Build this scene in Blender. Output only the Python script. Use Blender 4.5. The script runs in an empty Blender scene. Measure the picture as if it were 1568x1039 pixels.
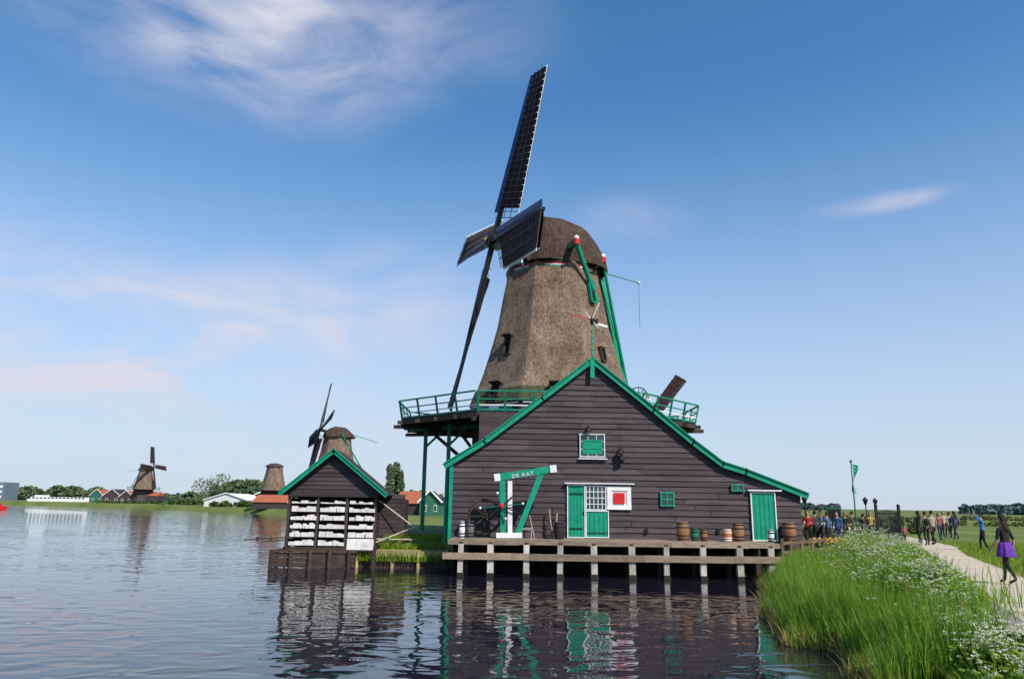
import bpy, math, random
from mathutils import Vector, Matrix
random.seed(7)
R=random.random
def U(a,b): return a+(b-a)*random.random()
sc=bpy.context.scene
# ------------------------------------------------------------------ camera
F=1100.0; TH=math.radians(12.9); ROLL=math.radians(0.84); CAMZ=3.0
cd=bpy.data.cameras.new("camera"); cam=bpy.data.objects.new("camera",cd); sc.collection.objects.link(cam)
cam.matrix_world=Matrix.Translation((0,0,CAMZ))@Matrix.Rotation(math.pi/2+TH,4,'X')@Matrix.Rotation(ROLL,4,'Z')
cd.sensor_width=36; cd.lens=F/1568*36; cd.clip_end=20000; cd.clip_start=.1
sc.camera=cam
M3=Matrix.Rotation(math.pi/2+TH,3,'X')@Matrix.Rotation(ROLL,3,'Z')
def ray(px,py): return M3@Vector(((px-784)/F,-(py-519.5)/F,-1))
def PY(px,py,Y):
    d=ray(px,py); return Vector((0,0,CAMZ))+d*(Y/d.y)
def PZ(px,py,z):
    d=ray(px,py); return Vector((0,0,CAMZ))+d*((z-CAMZ)/d.z)
def PX(px,Y,z):   # point at depth Y, height z, whose column is px
    lo,hi=-400.,400.
    inv=M3.transposed()
    for _ in range(50):
        m=(lo+hi)/2; q=inv@Vector((m,Y,z-CAMZ)); x=784+F*q.x/(-q.z)
        if x<px: lo=m
        else: hi=m
    return Vector((lo,Y,z))
# ------------------------------------------------------------------ materials
def mk(name,col,rough=.8,var=.25,scale=3.,stretch=(1,1,1),bump=0.,bscale=None,col2=None,island=0.,trans=0.,metal=0.,spec=.3):
    m=bpy.data.materials.new(name); m.use_nodes=True; nt=m.node_tree; N=nt.nodes; L=nt.links
    b=N['Principled BSDF']; b.inputs['Roughness'].default_value=rough; b.inputs['Metallic'].default_value=metal
    b.inputs['Specular IOR Level'].default_value=spec
    tc=N.new('ShaderNodeTexCoord'); mp=N.new('ShaderNodeMapping'); mp.inputs['Scale'].default_value=stretch
    L.new(tc.outputs['Object'],mp.inputs[0])
    no=N.new('ShaderNodeTexNoise'); no.inputs['Scale'].default_value=scale; no.inputs['Detail'].default_value=6; no.inputs['Roughness'].default_value=.65
    L.new(mp.outputs[0],no.inputs['Vector'])
    cr=N.new('ShaderNodeValToRGB'); c2=col2 or tuple(min(1,c*(1+var)) for c in col); c1=tuple(c*(1-var) for c in col) if not col2 else col
    cr.color_ramp.elements[0].position=.32; cr.color_ramp.elements[1].position=.68
    cr.color_ramp.elements[0].color=(*c1,1); cr.color_ramp.elements[1].color=(*c2,1)
    L.new(no.outputs[0],cr.inputs[0]); out=cr.outputs[0]
    if island>0:
        g=N.new('ShaderNodeNewGeometry'); mr=N.new('ShaderNodeMapRange'); mr.inputs[3].default_value=1-island; mr.inputs[4].default_value=1+island
        L.new(g.outputs['Random Per Island'],mr.inputs[0]); mx=N.new('ShaderNodeVectorMath'); mx.operation='SCALE'
        L.new(out,mx.inputs[0]); L.new(mr.outputs[0],mx.inputs['Scale']); out=mx.outputs[0]
    L.new(out,b.inputs['Base Color'])
    if bump>0:
        n2=N.new('ShaderNodeTexNoise'); n2.inputs['Scale'].default_value=bscale or scale*4; n2.inputs['Detail'].default_value=5
        L.new(mp.outputs[0],n2.inputs['Vector']); bp=N.new('ShaderNodeBump'); bp.inputs['Strength'].default_value=bump; bp.inputs['Distance'].default_value=.05
        L.new(n2.outputs[0],bp.inputs['Height']); L.new(bp.outputs[0],b.inputs['Normal'])
    if trans>0:
        t=N.new('ShaderNodeBsdfTranslucent'); L.new(out,t.inputs[0]); ms=N.new('ShaderNodeMixShader'); ms.inputs[0].default_value=trans
        L.new(b.outputs[0],ms.inputs[1]); L.new(t.outputs[0],ms.inputs[2]); L.new(ms.outputs[0],N['Material Output'].inputs[0])
    return m
GREEN=mk('green_paint',(.008,.27,.155),.45,.2,3)
DGREEN=mk('dark_green_paint',(.008,.14,.08),.5,.2,4)
WHITE=mk('white_paint',(.76,.74,.71),.5,.12,5)
RED=mk('red_paint',(.6,.02,.02),.5,.1,4)
BLUE=mk('blue_paint',(.035,.06,.2),.5,.2,2)
BOARD=mk('tarred_boards',(.060,.042,.044),.65,.4,1.3,(.35,1,3.5),.35,8,island=.28)
BOARDG=mk('hut_boards',(.045,.033,.035),.7,.35,1.2,(.35,1,3.5),.3,8,island=.25)
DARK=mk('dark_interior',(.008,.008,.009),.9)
BLACK=mk('black_iron',(.015,.015,.018),.5)
ROOF=mk('roof_tiles',(.05,.035,.032),.8,.3,3)
WOOD=mk('weathered_wood',(.27,.20,.14),.85,.35,2.5,(1,1,4),.4,20,island=.25)
PILE=mk('pile_wood',(.42,.37,.31),.85,.4,3,(1,1,.6),.4,20,island=.2)
DWOOD=mk('dark_wood',(.06,.04,.03),.8,.3,3,island=.2)
LATT=mk('sail_lattice_wood',(.11,.085,.085),.8,.3,3,island=.2)
BARREL=mk('barrel_oak',(.26,.12,.05),.6,.3,6,(3,3,.5),island=.1)
GLASS=mk('window_glass',(.02,.05,.05),.08,.1,3,spec=.8)
CLOTH=mk('sail_cloth',(.042,.022,.026),.8,.4,1.2,bump=.3,bscale=6,spec=.15)
def thatch(name,c1,c2):
    m=mk(name,c1,.95,.2,1.3,(1,1,.5),1.0,22,col2=c2,spec=.1)
    nt=m.node_tree;N=nt.nodes;L=nt.links;b=N['Principled BSDF']
    src=b.inputs['Base Color'].links[0].from_socket
    n=N.new('ShaderNodeTexNoise'); n.inputs['Scale'].default_value=11; n.inputs['Detail'].default_value=8; n.inputs['Roughness'].default_value=.85
    tc=[x for x in N if x.type=='MAPPING'][0]; L.new(tc.outputs[0],n.inputs['Vector'])
    mr=N.new('ShaderNodeMapRange'); mr.inputs[1].default_value=.39; mr.inputs[2].default_value=.61; mr.inputs[3].default_value=.3; mr.inputs[4].default_value=1.65
    L.new(n.outputs[0],mr.inputs[0]); s=N.new('ShaderNodeVectorMath'); s.operation='SCALE'; L.new(src,s.inputs[0]); L.new(mr.outputs[0],s.inputs['Scale']); L.new(s.outputs[0],b.inputs['Base Color'])
    return m
THATCH=thatch('thatch',(.125,.082,.058),(.26,.185,.135))
THATCHD=thatch('cap_thatch',(.05,.031,.025),(.10,.066,.05))
THATCHM=thatch('mossy_thatch',(.05,.06,.03),(.10,.10,.055))
GRASSG=mk('grass_ground',(.085,.13,.025),.95,.3,.12,(1,.35,1),.5,6,col2=(.20,.21,.065),spec=.1)
BLADE=mk('grass_blades',(.16,.29,.02),.6,.3,.5,col2=(.26,.37,.035),island=.4,trans=.4,spec=.2)
REED=mk('reed_blades',(.14,.28,.022),.55,.3,.6,col2=(.23,.37,.04),island=.4,trans=.38,spec=.25)
DRY=mk('dry_reed',(.34,.26,.09),.8,.3,1,island=.3,trans=.2)
UMBEL=mk('umbel_flowers',(.78,.78,.58),.7,.08,2,island=.12,trans=.25)
PATH=mk('path_gravel',(.56,.46,.34),.95,.15,1.2,bump=.4,bscale=40,spec=.1)
LEAF=mk('leaves',(.045,.09,.018),.7,.3,.2,col2=(.09,.13,.03),island=.4,trans=.2,spec=.2)
LEAFFAR=mk('leaves_far',(.085,.125,.06),.9,.2,.03,col2=(.13,.165,.085),island=.3,spec=.05)  # leaf green lightened, distance haze put into the colour
LEAFHAZE=mk('leaves_haze',(.12,.16,.16),.95,.15,.01,island=.2,spec=.05)  # bluish pale green, stronger distance haze painted into the leaves
BARK=mk('bark',(.07,.05,.035),.9,.3,4)
ORANGE=mk('orange_tiles',(.38,.11,.05),.8,.2,2)
SKIN=mk('skin',(.42,.24,.16),.6,.08,10)
# ------------------------------------------------------------------ mesh builder
class MB:
    def __init__(s): s.v=[];s.f=[];s.m=[]
    def add(s,vs,fs,mi=0):
        o=len(s.v); s.v+= [tuple(v) for v in vs]; s.f+=[tuple(i+o for i in f) for f in fs]; s.m+=[mi]*len(fs)
    def box(s,c,d,mi=0,rz=0):
        c=Vector(c); rot=Matrix.Rotation(rz,3,'Z'); x,y,z=[k/2 for k in d]
        vs=[c+rot@Vector((a*x,b*y,e*z)) for a in(-1,1) for b in(-1,1) for e in(-1,1)]
        s.add(vs,[(0,1,3,2),(4,6,7,5),(0,4,5,1),(2,3,7,6),(0,2,6,4),(1,5,7,3)],mi)
    def beam(s,p0,p1,w,h,mi=0,up=(0,0,1),w1=None,h1=None):
        p0=Vector(p0);p1=Vector(p1);d=(p1-p0).normalized();up=Vector(up)
        if abs(d.dot(up))>.98: up=Vector((0,1,0))
        a=d.cross(up).normalized(); b=a.cross(d).normalized(); w1=w1 or w; h1=h1 or h
        vs=[p+a*i*ww/2+b*j*hh/2 for p,ww,hh in((p0,w,h),(p1,w1,h1)) for i,j in((-1,-1),(1,-1),(1,1),(-1,1))]
        s.add(vs,[(0,3,2,1),(4,5,6,7)]+[(k,(k+1)%4,4+(k+1)%4,4+k) for k in range(4)],mi)
    def cyl(s,p0,p1,r0,r1=None,n=10,mi=0):
        p0=Vector(p0);p1=Vector(p1);d=(p1-p0).normalized();r1=r0 if r1 is None else r1
        up=Vector((0,0,1)) if abs(d.z)<.9 else Vector((0,1,0)); a=d.cross(up).normalized();b=a.cross(d)
        vs=[p+(a*math.cos(t)+b*math.sin(t))*r for p,r in((p0,r0),(p1,r1)) for t in[2*math.pi*k/n for k in range(n)]]
        s.add(vs,[(k,(k+1)%n,n+(k+1)%n,n+k) for k in range(n)]+[tuple(range(n-1,-1,-1)),tuple(range(n,2*n))],mi)
    def lathe(s,c,prof,n=16,mi=0,rf=None,ph=0):
        c=Vector(c);vs=[]
        for r,z in prof:
            for k in range(n):
                t=2*math.pi*k/n+ph; rr=r*(rf(t) if rf else 1); vs.append(c+Vector((rr*math.cos(t),rr*math.sin(t),z)))
        fs=[(i*n+k,i*n+(k+1)%n,(i+1)*n+(k+1)%n,(i+1)*n+k) for i in range(len(prof)-1) for k in range(n)]
        fs+=[tuple(range(n-1,-1,-1)),tuple((len(prof)-1)*n+k for k in range(n))]
        s.add(vs,fs,mi)
    def ball(s,c,r,mi=0,n=10,m=7):
        c=Vector(c); r=Vector(r) if hasattr(r,'__len__') else Vector((r,r,r)); vs=[c+Vector((0,0,-r.z))]
        for i in range(1,m):
            a=-math.pi/2+math.pi*i/m
            for k in range(n):
                t=2*math.pi*k/n; vs.append(c+Vector((r.x*math.cos(a)*math.cos(t),r.y*math.cos(a)*math.sin(t),r.z*math.sin(a))))
        vs.append(c+Vector((0,0,r.z))); fs=[(0,1+(k+1)%n,1+k) for k in range(n)]
        for i in range(m-2):
            o=1+i*n; fs+=[(o+k,o+(k+1)%n,o+n+(k+1)%n,o+n+k) for k in range(n)]
        o=1+(m-2)*n; fs+=[(o+k,o+(k+1)%n,len(vs)-1) for k in range(n)]
        s.add(vs,fs,mi)
    def obj(s,name,mats,parent=None,smooth=False):
        me=bpy.data.meshes.new(name); me.from_pydata(s.v,[],s.f); me.validate(); 
        for m in mats: me.materials.append(m)
        if len(me.polygons)==len(s.m): me.polygons.foreach_set('material_index',s.m)
        if smooth: me.polygons.foreach_set('use_smooth',[True]*len(me.polygons))
        me.update(); o=bpy.data.objects.new(name,me); sc.collection.objects.link(o)
        if parent: o.parent=parent
        return o
def empty(name,loc=(0,0,0)):
    e=bpy.data.objects.new(name,None); sc.collection.objects.link(e); e.empty_display_size=.5; return e
# ------------------------------------------------------------------ ground, water
ZG=1.15; ZP=1.2; BW=3.4
shore=[(-7000,1500),(-900,560),(-420,400),(-250,330),(-150,262),(-95,212),(-66,182),(-46,150),(-26,100),(-14,60),(-9.2,42),(-7.9,38),(-7.8,36.2),(-3.4,36.1),(-2,35.6),(12.4,35.4),(12.3,33),(10.2,29),(8.1,22.8),(6.7,18.7),(6.85,14.5),(5.2,9.5),(1.5,4),(-4,.5),(-14,-4),(-80,-30),(-7000,-600)]
def lerp_tab(tab,t):
    tab=sorted(tab)
    if t<=tab[0][0]: return tab[0][1]
    for (a,b),(c,d) in zip(tab,tab[1:]):
        if t<=c: return b+(d-b)*(t-a)/(c-a)
    return tab[-1][1]
def build_ground():
    n=len(shore); inner=[]
    for i in range(n):
        a=Vector(shore[max(0,i-1)]);b=Vector(shore[min(n-1,i+1)]); d=(b-a).normalized(); nrm=Vector((-d.y,d.x))
        w=.25 if 11<=i<=15 else (1.0 if i==16 else (BW if 16<i<23 else (1.0 if i in(9,10) else 3.)))
        inner.append(Vector(shore[i])+nrm*w)
    mb=MB()
    lo=[(x,y,-.35) for x,y in shore]; hi=[(p.x,p.y,ZG) for p in inner]
    mb.add(lo+hi,[(i,i+1,n+i+1,n+i) for i in range(n-1)])
    corners=[(-7000,-7000,ZG),(9000,-7000,ZG),(9000,12000,ZG),(-7000,12000,ZG)]
    mb.add(hi+corners,[tuple(range(n+4))])
    o=mb.obj('ground',[GRASSG])
    import bmesh
    bm=bmesh.new(); bm.from_mesh(o.data); bmesh.ops.triangulate(bm,faces=bm.faces[:]); 
    for f in bm.faces:
        if f.normal.z<0: f.normal_flip()
    bm.to_mesh(o.data); bm.free()
build_ground()
def water():
    m=bpy.data.materials.new('water'); m.use_nodes=True; nt=m.node_tree;N=nt.nodes;L=nt.links;b=N['Principled BSDF']
    b.inputs['Base Color'].default_value=(.014,.012,.020,1); b.inputs['Roughness'].default_value=.012; b.inputs['IOR'].default_value=1.5
    tc=N.new('ShaderNodeTexCoord')
    def nz(sc_,st,det,w,dist=.4):
        mp=N.new('ShaderNodeMapping'); mp.inputs['Scale'].default_value=st; mp.inputs['Rotation'].default_value=(0,0,.15); L.new(tc.outputs['Object'],mp.inputs[0])
        n=N.new('ShaderNodeTexNoise'); n.inputs['Scale'].default_value=sc_; n.inputs['Detail'].default_value=det; n.inputs['Distortion'].default_value=dist; L.new(mp.outputs[0],n.inputs['Vector'])
        q=N.new('ShaderNodeMath'); q.operation='MULTIPLY'; q.inputs[1].default_value=w; L.new(n.outputs[0],q.inputs[0]); return q
    a=nz(1.15,(.8,1.2,1),1,1.0,.8); c=nz(4.,(.75,1.3,1),1,.06)
    s=N.new('ShaderNodeMath'); L.new(a.outputs[0],s.inputs[0]); L.new(c.outputs[0],s.inputs[1])
    big=nz(.09,(1,2.2,1),2,1.0); mr=N.new('ShaderNodeMapRange'); mr.inputs[1].default_value=.35; mr.inputs[2].default_value=.65; mr.inputs[3].default_value=.016; mr.inputs[4].default_value=.04
    L.new(big.outputs[0],mr.inputs[0])
    bp=N.new('ShaderNodeBump'); bp.inputs['Strength'].default_value=1; L.new(mr.outputs[0],bp.inputs['Distance'])
    L.new(s.outputs[0],bp.inputs['Height']); L.new(bp.outputs[0],b.inputs['Normal'])
    mb=MB(); mb.add([(-7000,-7000,0),(9000,-7000,0),(9000,12000,0),(-7000,12000,0)],[(0,1,2,3)]); mb.obj('water',[m])
water()
# path
pl=[(7.6,6.0)]+[tuple(PZ(*p,ZP).xy) for p in((1568,950),(1500,905),(1460,874),(1425,850),(1405,836))]+[(25,50),(32,75),(44,120)]
pr=[(10.2,5.5)]+[(12.2,14.0)]+[tuple(PZ(*p,ZP).xy) for p in((1568,884),(1520,864),(1482,850),(1464,836))]+[(27.5,51),(34.5,74),(47,118)]
mb=MB(); n=len(pl); vs=[(x,y,ZP) for x,y in pl]+[(x,y,ZP) for x,y in pr]
lo=[(x-.25,y+.1,ZG-.1) for x,y in pl]+[(x+.25,y-.1,ZG-.1) for x,y in pr]
mb.add(vs,[(i,n+i,n+i+1,i+1) for i in range(n-1)])
mb.add(vs+lo,[(i,i+1,2*n+i+1,2*n+i) for i in range(n-1)]+[(n+i,n+i+1,3*n+i+1,3*n+i) for i in range(n-1)])
mb.obj('gravel_path',[PATH])
# ------------------------------------------------------------------ warehouse
FY=34.0; DZ=1.53
wh=empty('timber_warehouse')
left=[(688,826),(690,708),(742,677),(830,611),(906,553)]
right=[(906,553),(1000,629),(1060,678),(1105,712),(1140,723),(1225,756),(1226,830)]
lp=[PY(*p,FY) for p in left]; rp=[PY(*p,FY) for p in right]
lx=[(p.z,p.x) for p in lp]; rx=[(p.z,p.x) for p in rp]
lx[0]=(lx[0][0],lx[1][1]); rx[-1]=(rx[-1][0],rx[-2][1])
top=lp[-1].z
mb=MB(); z=DZ-.25; pitch=.262
while z<top-.05:
    z1=min(z+pitch,top-.01); a0=lerp_tab(lx,z);a1=lerp_tab(lx,z1);b0=lerp_tab(rx,z);b1=lerp_tab(rx,z1)
    cuts=[0]; 
    t=U(.1,.4)
    while t<.95 : cuts.append(t); t+=U(.2,.45)
    cuts.append(1)
    for c0,c1 in zip(cuts,cuts[1:]):
        g=.0008; j=U(-.008,.008); e0=U(-.012,.012); e1=U(-.012,.012)
        x00=a0+(b0-a0)*(c0+g);x01=a0+(b0-a0)*(c1-g);x10=a1+(b1-a1)*(c0+g);x11=a1+(b1-a1)*(c1-g)
        mb.add([(x00,FY-.06+j,z+e0),(x01,FY-.06+j,z+e1),(x11,FY-.012+j,z1+.02),(x10,FY-.012+j,z1+.02),(x00,FY,z+e0),(x01,FY,z+e1)],[(0,1,2,3),(4,5,1,0)])
    z=z1
mb.obj('weatherboard_wall',[BOARD],wh)
mb=MB(); prof=[Vector((lp[1].x,0,DZ-.3))]+lp[1:]+rp[1:-1]+[Vector((rp[-2].x,0,DZ-.3))]
BK=38.6
n=len(prof)
mb.add([(p.x,FY+.01,p.z) for p in prof]+[(p.x,BK,p.z) for p in prof],[tuple(range(n)),tuple(range(2*n-1,n-1,-1)),(0,n,n+1,1),(n-2,2*n-2,2*n-1,n-1)])
mb.obj('side_walls',[BOARD],wh)
chain=lp[1:]+rp[1:-1]
mb=MB(); ext=[chain[0]+Vector((-.25,0,-.17))]+chain[1:-1]+[chain[-1]+Vector((.25,0,-.1))]
n=len(ext)
mb.add([(p.x,FY-.2,p.z+.03) for p in ext]+[(p.x,BK+.1,p.z+.03) for p in ext]+[(p.x,FY-.2,p.z+.15) for p in ext]+[(p.x,BK+.1,p.z+.15) for p in ext],
  [(i,i+1,n+i+1,n+i) for i in range(n-1)]+[(2*n+i,2*n+i+1,3*n+i+1,3*n+i) for i in range(n-1)]+[(i,i+1,2*n+i+1,2*n+i) for i in range(n-1)])
mb.obj('roof',[ROOF],wh)
mb=MB()
for a,b in zip(ext,ext[1:]):
    d=(b-a).normalized()*.04
    A=Vector((a.x,FY-.24,a.z))-d;B=Vector((b.x,FY-.24,b.z))+d
    mb.beam(A,B,.24,.07,0,(0,-1,0))
    o=Vector((0,-.05,.15)); mb.beam(A+o,B+o,.05,.12,0,(0,-1,0))
pk=lp[-1]; mb.box((pk.x,FY-.3,pk.z-.35),(.2,.06,1.0)); mb.cyl((pk.x,FY-.3,pk.z),(pk.x,FY-.3,pk.z+2.0),.04,.02)
mb.box((lp[1].x+.06,FY-.1,(lp[1].z+DZ)/2-.15),(.16,.12,lp[1].z-DZ+.2))
mb.box((lp[1].x-.22,FY+.6,(lp[1].z+DZ)/2-.3),(.12,.14,lp[1].z-DZ))
mb.obj('verge_boards',[GREEN],wh)
def win(mb,x0,y0,x1,y1,fr=.07,fm=1,pm=2,nx=0,ny=0,d=.1,thick=.03):
    a=PY(x0,y0,FY);b=PY(x1,y1,FY);xa,xb,zt,zb=a.x,b.x,a.z,b.z;cx=(xa+xb)/2;cz=(zt+zb)/2
    Yf=FY-d
    mb.box((cx,Yf+.02,cz),(xb-xa-.01,.06,zt-zb-.01),pm)
    for x in(xa+fr/2,xb-fr/2): mb.box((x,Yf-.02,cz),(fr,.07,zt-zb),fm)
    for zz in(zt-fr/2,zb+fr/2): mb.box((cx,Yf-.022,zz),(xb-xa+.02,.072,fr),fm)
    for i in range(1,nx): mb.box((xa+(xb-xa)*i/nx,Yf-.018,cz),(thick,.03,zt-zb-fr),fm)
    for i in range(1,ny): mb.box((cx,Yf-.018,zb+(zt-zb)*i/ny),(xb-xa-fr,.034,thick),fm)
mb=MB(); WM=[GREEN,WHITE,GLASS,RED,BLACK,DGREEN]
win(mb,887,664,926,700,.04,1,2,3,3,thick=.022); 
a=PY(890,666,FY);b=PY(923,697,FY); mb.box(((a.x+b.x)/2,FY-.12,(a.z+b.z)/2-.08),(b.x-a.x-.08,.03,(a.z-b.z)*.7),0)
a=PY(885,702,FY); b=PY(929,702,FY); mb.box(((a.x+b.x)/2,FY-.13,a.z),(b.x-a.x,.14,.05),1)
win(mb,868,741,896,823,.04,1,0)
win(mb,896,743,928,781,.045,1,2,5,4,d=.11)
win(mb,896,781,932,823,.04,1,0,d=.12)
win(mb,929,744,966,780,.2,1,1,d=.1); a=PY(939,754,FY);b=PY(956,771,FY); mb.box(((a.x+b.x)/2,FY-.16,(a.z+b.z)/2),(b.x-a.x,.04,a.z-b.z),3)
for x0,x1,y in((869,895,755),(869,895,808),(897,931,815)):
    a=PY(x0,y,FY);b=PY(x1,y,FY); mb.box(((a.x+b.x)/2,FY-.15,a.z),(b.x-a.x-.15,.02,.04),4)
for x in(874,879,884,889,903,910,917,924):
    a=PY(x,748 if x<895 else 786,FY);b=PY(x,821,FY); mb.box((a.x,FY-.145 if x<895 else FY-.165,(a.z+b.z)/2),(.012,.006,a.z-b.z),5)
a=PY(893,784,FY); mb.box((a.x+.02,FY-.16,a.z),(.04,.04,.15),4)
a=PY(864,740,FY);b=PY(970,741,FY); mb.box(((a.x+b.x)/2,FY-.16,a.z+.02),(b.x-a.x,.2,.05),1)
win(mb,1010,753,1032,775,.06,0,2,2,2,d=.1,thick=.05)
win(mb,1118,741,1138,752,.05,0,2,2,1,d=.1,thick=.05)
win(mb,1147,753,1190,828,.05,1,0,d=.11)
for x in(1154,1161,1168,1175,1182):
    a=PY(x,757,FY);b=PY(x,826,FY); mb.box((a.x,FY-.155,(a.z+b.z)/2),(.014,.006,a.z-b.z),5)
a=PY(1143,751,FY);b=PY(1194,752,FY); mb.box(((a.x+b.x)/2,FY-.16,a.z+.02),(b.x-a.x,.2,.06),1)
for x,y in((901,656),(952,700),(950,690)):
    a=PY(x,y,FY-.3); mb.lathe(a-Vector((0,0,.15)),[(.05,0),(.16,.03),(.12,.2),(.03,.28)],10,4); mb.beam(a+Vector((0,0,.1)),a+Vector((0,.3,.16)),.04,.04,4)
a=PY(952,707,FY-.22); mb.ball(a,.1,4)
for x in(700,990,1100): 
    a=PY(x,812,FY-.1); mb.box(a,(.12,.12,.2),4)
mb.obj('doors_and_windows',WM,wh)
mb=MB(); v=Vector((pk.x,FY-.3,pk.z)); t=v+Vector((0,0,2.0))
mb.beam(t+Vector((-1.05,0,.25)),t+Vector((.35,0,-.1)),.035,.035,1); mb.beam(t+Vector((-.05,-.05,-.1)),t+Vector((.38,-.05,.85)),.05,.03,2)
mb.beam(t+Vector((0,0,-.15)),t+Vector((.75,0,-.35)),.06,.12,2); mb.beam(t+Vector((-.3,-.05,.35)),t+Vector((.3,-.05,-.45)),.04,.03,2)
mb.lathe(t+Vector((0,0,-.25)),[(.05,0),(.1,.12),(.12,.25),(.03,.4)],8,0); mb.box(t+Vector((.15,-.02,-.1)),(.3,.03,.26),0)
for k in range(4): mb.cyl(v+Vector((0,0,.5+k*.3)),v+Vector((0,0,.56+k*.3)),.06,.05,8,3)
mb.obj('weather_vane',[BLACK,RED,WHITE,GREEN])
# ------------------------------------------------------------------ dock
dk=empty('wooden_dock'); DY=31.8
xl=PX(688,DY,1.5).x; xr=PX(1192,DY,1.5).x
mb=MB(); y=DY
while y<FY+.3:
    x=xl
    while x<xr:
        x2=min(xr,x+U(3,5)); mb.box(((x+x2)/2,y+.09,DZ-.03+U(-.004,.004)),(x2-x-.01,.17,.055)); x=x2
    y+=.185
x=xl-.05
while x<xr:
    x2=min(xr+.05,x+U(2.5,4)); mb.box(((x+x2)/2,DY-.04+U(-.01,.01),DZ-.12+U(-.015,.015)),(x2-x-.012,.08,.2)); x=x2
x=xl-.25
while x<xr:
    x2=min(xr+.2,x+U(3.5,5)); mb.beam((x,DY-.16,.84+U(-.02,.02)),(x2-.015,DY-.16,.84+U(-.02,.02)),.12,.27); x=x2
mb.obj('deck_planks',[WOOD],dk)
mb=MB()
for px in(706,751,806,858,909,967,1020,1076,1132,1180):
    x=PX(px,DY,1).x
    mb.beam((x+U(-.05,.05),DY-.02,-1.2),(x,DY-.02,1.33),U(.22,.27),.22)
    mb.beam((x+.1,DY+2.,-1.2),(x+.1,DY+2.,1.45),.2,.2,1)
    mb.beam((x,DY-.1,1.36),(x,FY,1.36),.16,.14,1)
mb.obj('piles',[PILE,DWOOD],dk)
mb=MB()
for px in(706,751,806,858,909,967,1020,1076,1132,1180):
    x=PX(px,DY,1).x; mb.box((x,DY-.02,.02),(.29,.25,.3))
mb.obj('waterline_stain',[mk('algae',(.02,.025,.012),.5)],dk)
mb=MB(); mb.box(((xl+xr)/2,FY+.15,.4),(xr-xl,.1,2.2)); mb.obj('under_deck_shade',[DARK],dk)  # near-black sheet standing in for the shade under the deck
mb=MB(); QY=35.5
xa=PX(424,QY,.6).x; xb=PX(548,QY,.6).x; xc=PX(686,QY,.6).x
for k in range(3): mb.box(((xa+xb)/2,QY-.7+k*.01,.12+.22*k),(xb-xa,.12,.2),1)
mb.box(((xa+xb)/2,QY+.5,.72),(xb-xa+.1,2.6,.08),1)
x=xb
while x<xc:
    x2=min(xc,x+U(1.2,1.8)); mb.box(((x+x2)/2,QY-.05,.62+U(-.02,.02)),(x2-x-.04,.14,.26),0); mb.box(((x+x2)/2,QY,.2),(x2-x-.04,.1,.45),1)
    mb.cyl((x,QY-.15,-.8),(x,QY-.15,.72+U(0,.1)),.09,.08,8,0); x=x2
x=xa
while x<xb: mb.cyl((x,QY-.84,-.8),(x,QY-.84,.8),.1,.09,8,1); x+=.9
mb.box(((xb+xc)/2,QY+.35,.78),(xc-xb,.5,.06),0)
mb.beam((xc-.2,QY-.1,.55),(xc+.35,DY+.2,.8),.2,.2,0)
mb.obj('timber_quay',[mk('quay_wood',(.36,.29,.13),.85,.35,3,island=.25),DWOOD])
# ------------------------------------------------------------------ sign crane on dock
cr=empty('hoist_crane_sign'); CY=32.6
mb=MB()
def cp(px,py,dy=0): return PY(px,py,CY+dy)
mb.beam(cp(771,823),cp(769,728),.24,.22,0,(0,-1,0)); mb.beam(cp(781,823,-.02),cp(781,736,-.02),.2,.24,1,(0,-1,0))
mb.beam(cp(758,731),cp(852,717),.3,.26,0,(0,-1,0)); mb.beam(cp(842,718,-.03),cp(852,717,-.03),.32,.3,1,(0,-1,0)); mb.beam(cp(757,731,-.03),cp(766,730,-.03),.32,.3,1,(0,-1,0))
mb.beam(cp(792,818),cp(829,724),.24,.2,0,(0,-1,0))
mb.beam(cp(760,819),cp(799,819),.22,.4,1,(0,-1,0))
mb.obj('posts_and_beam',[GREEN,WHITE],cr)
tx=bpy.data.curves.new('lettering','FONT'); tx.body='DE KAT'; tx.size=.24; tx.extrude=.01; tx.align_x='CENTER'; tx.align_y='CENTER'; tx.space_character=1.25
to=bpy.data.objects.new('lettering',tx); sc.collection.objects.link(to); tx.materials.append(WHITE)
a=cp(800,728);to.location=(a.x,CY-.145,a.z+.03); to.rotation_euler=(math.pi/2,-math.atan2(cp(852,717).z-cp(758,731).z,cp(852,717).x-cp(758,731).x),0); to.parent=cr
mb=MB(); c=cp(768,774,-.25); mb.ball(c,.12,1); 
for k in range(8):
    t=k*math.pi/4+.2; e=c+Vector((math.cos(t)*.95,0.0,math.sin(t)*.55)); mb.beam(c,e,.045,.045,0 if k%2 else 2); 
    if k%2==0: mb.ball(e,.06,3)
mb.cyl(c,c+Vector((0,.35,0)),.05,.05,8,0)
mb.obj('hand_wheel',[BLACK,RED,DGREEN,WHITE],cr)
mb=MB(); c=PY(742,790,33.2)
for rr in(.75,.7):
    for k in range(20):
        t=2*math.pi*k/20;t2=2*math.pi*(k+1)/20
        mb.beam(c+Vector((math.cos(t)*rr,0,math.sin(t)*rr)),c+Vector((math.cos(t2)*rr,0,math.sin(t2)*rr)),.07,.07)
for k in range(8):
    t=2*math.pi*k/8; mb.beam(c,c+Vector((math.cos(t)*.7,0,math.sin(t)*.7)),.05,.05)
mb.cyl(c-Vector((0,.1,0)),c+Vector((0,.1,0)),.1,.1)
mb.obj('cart_wheel',[DWOOD])
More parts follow.
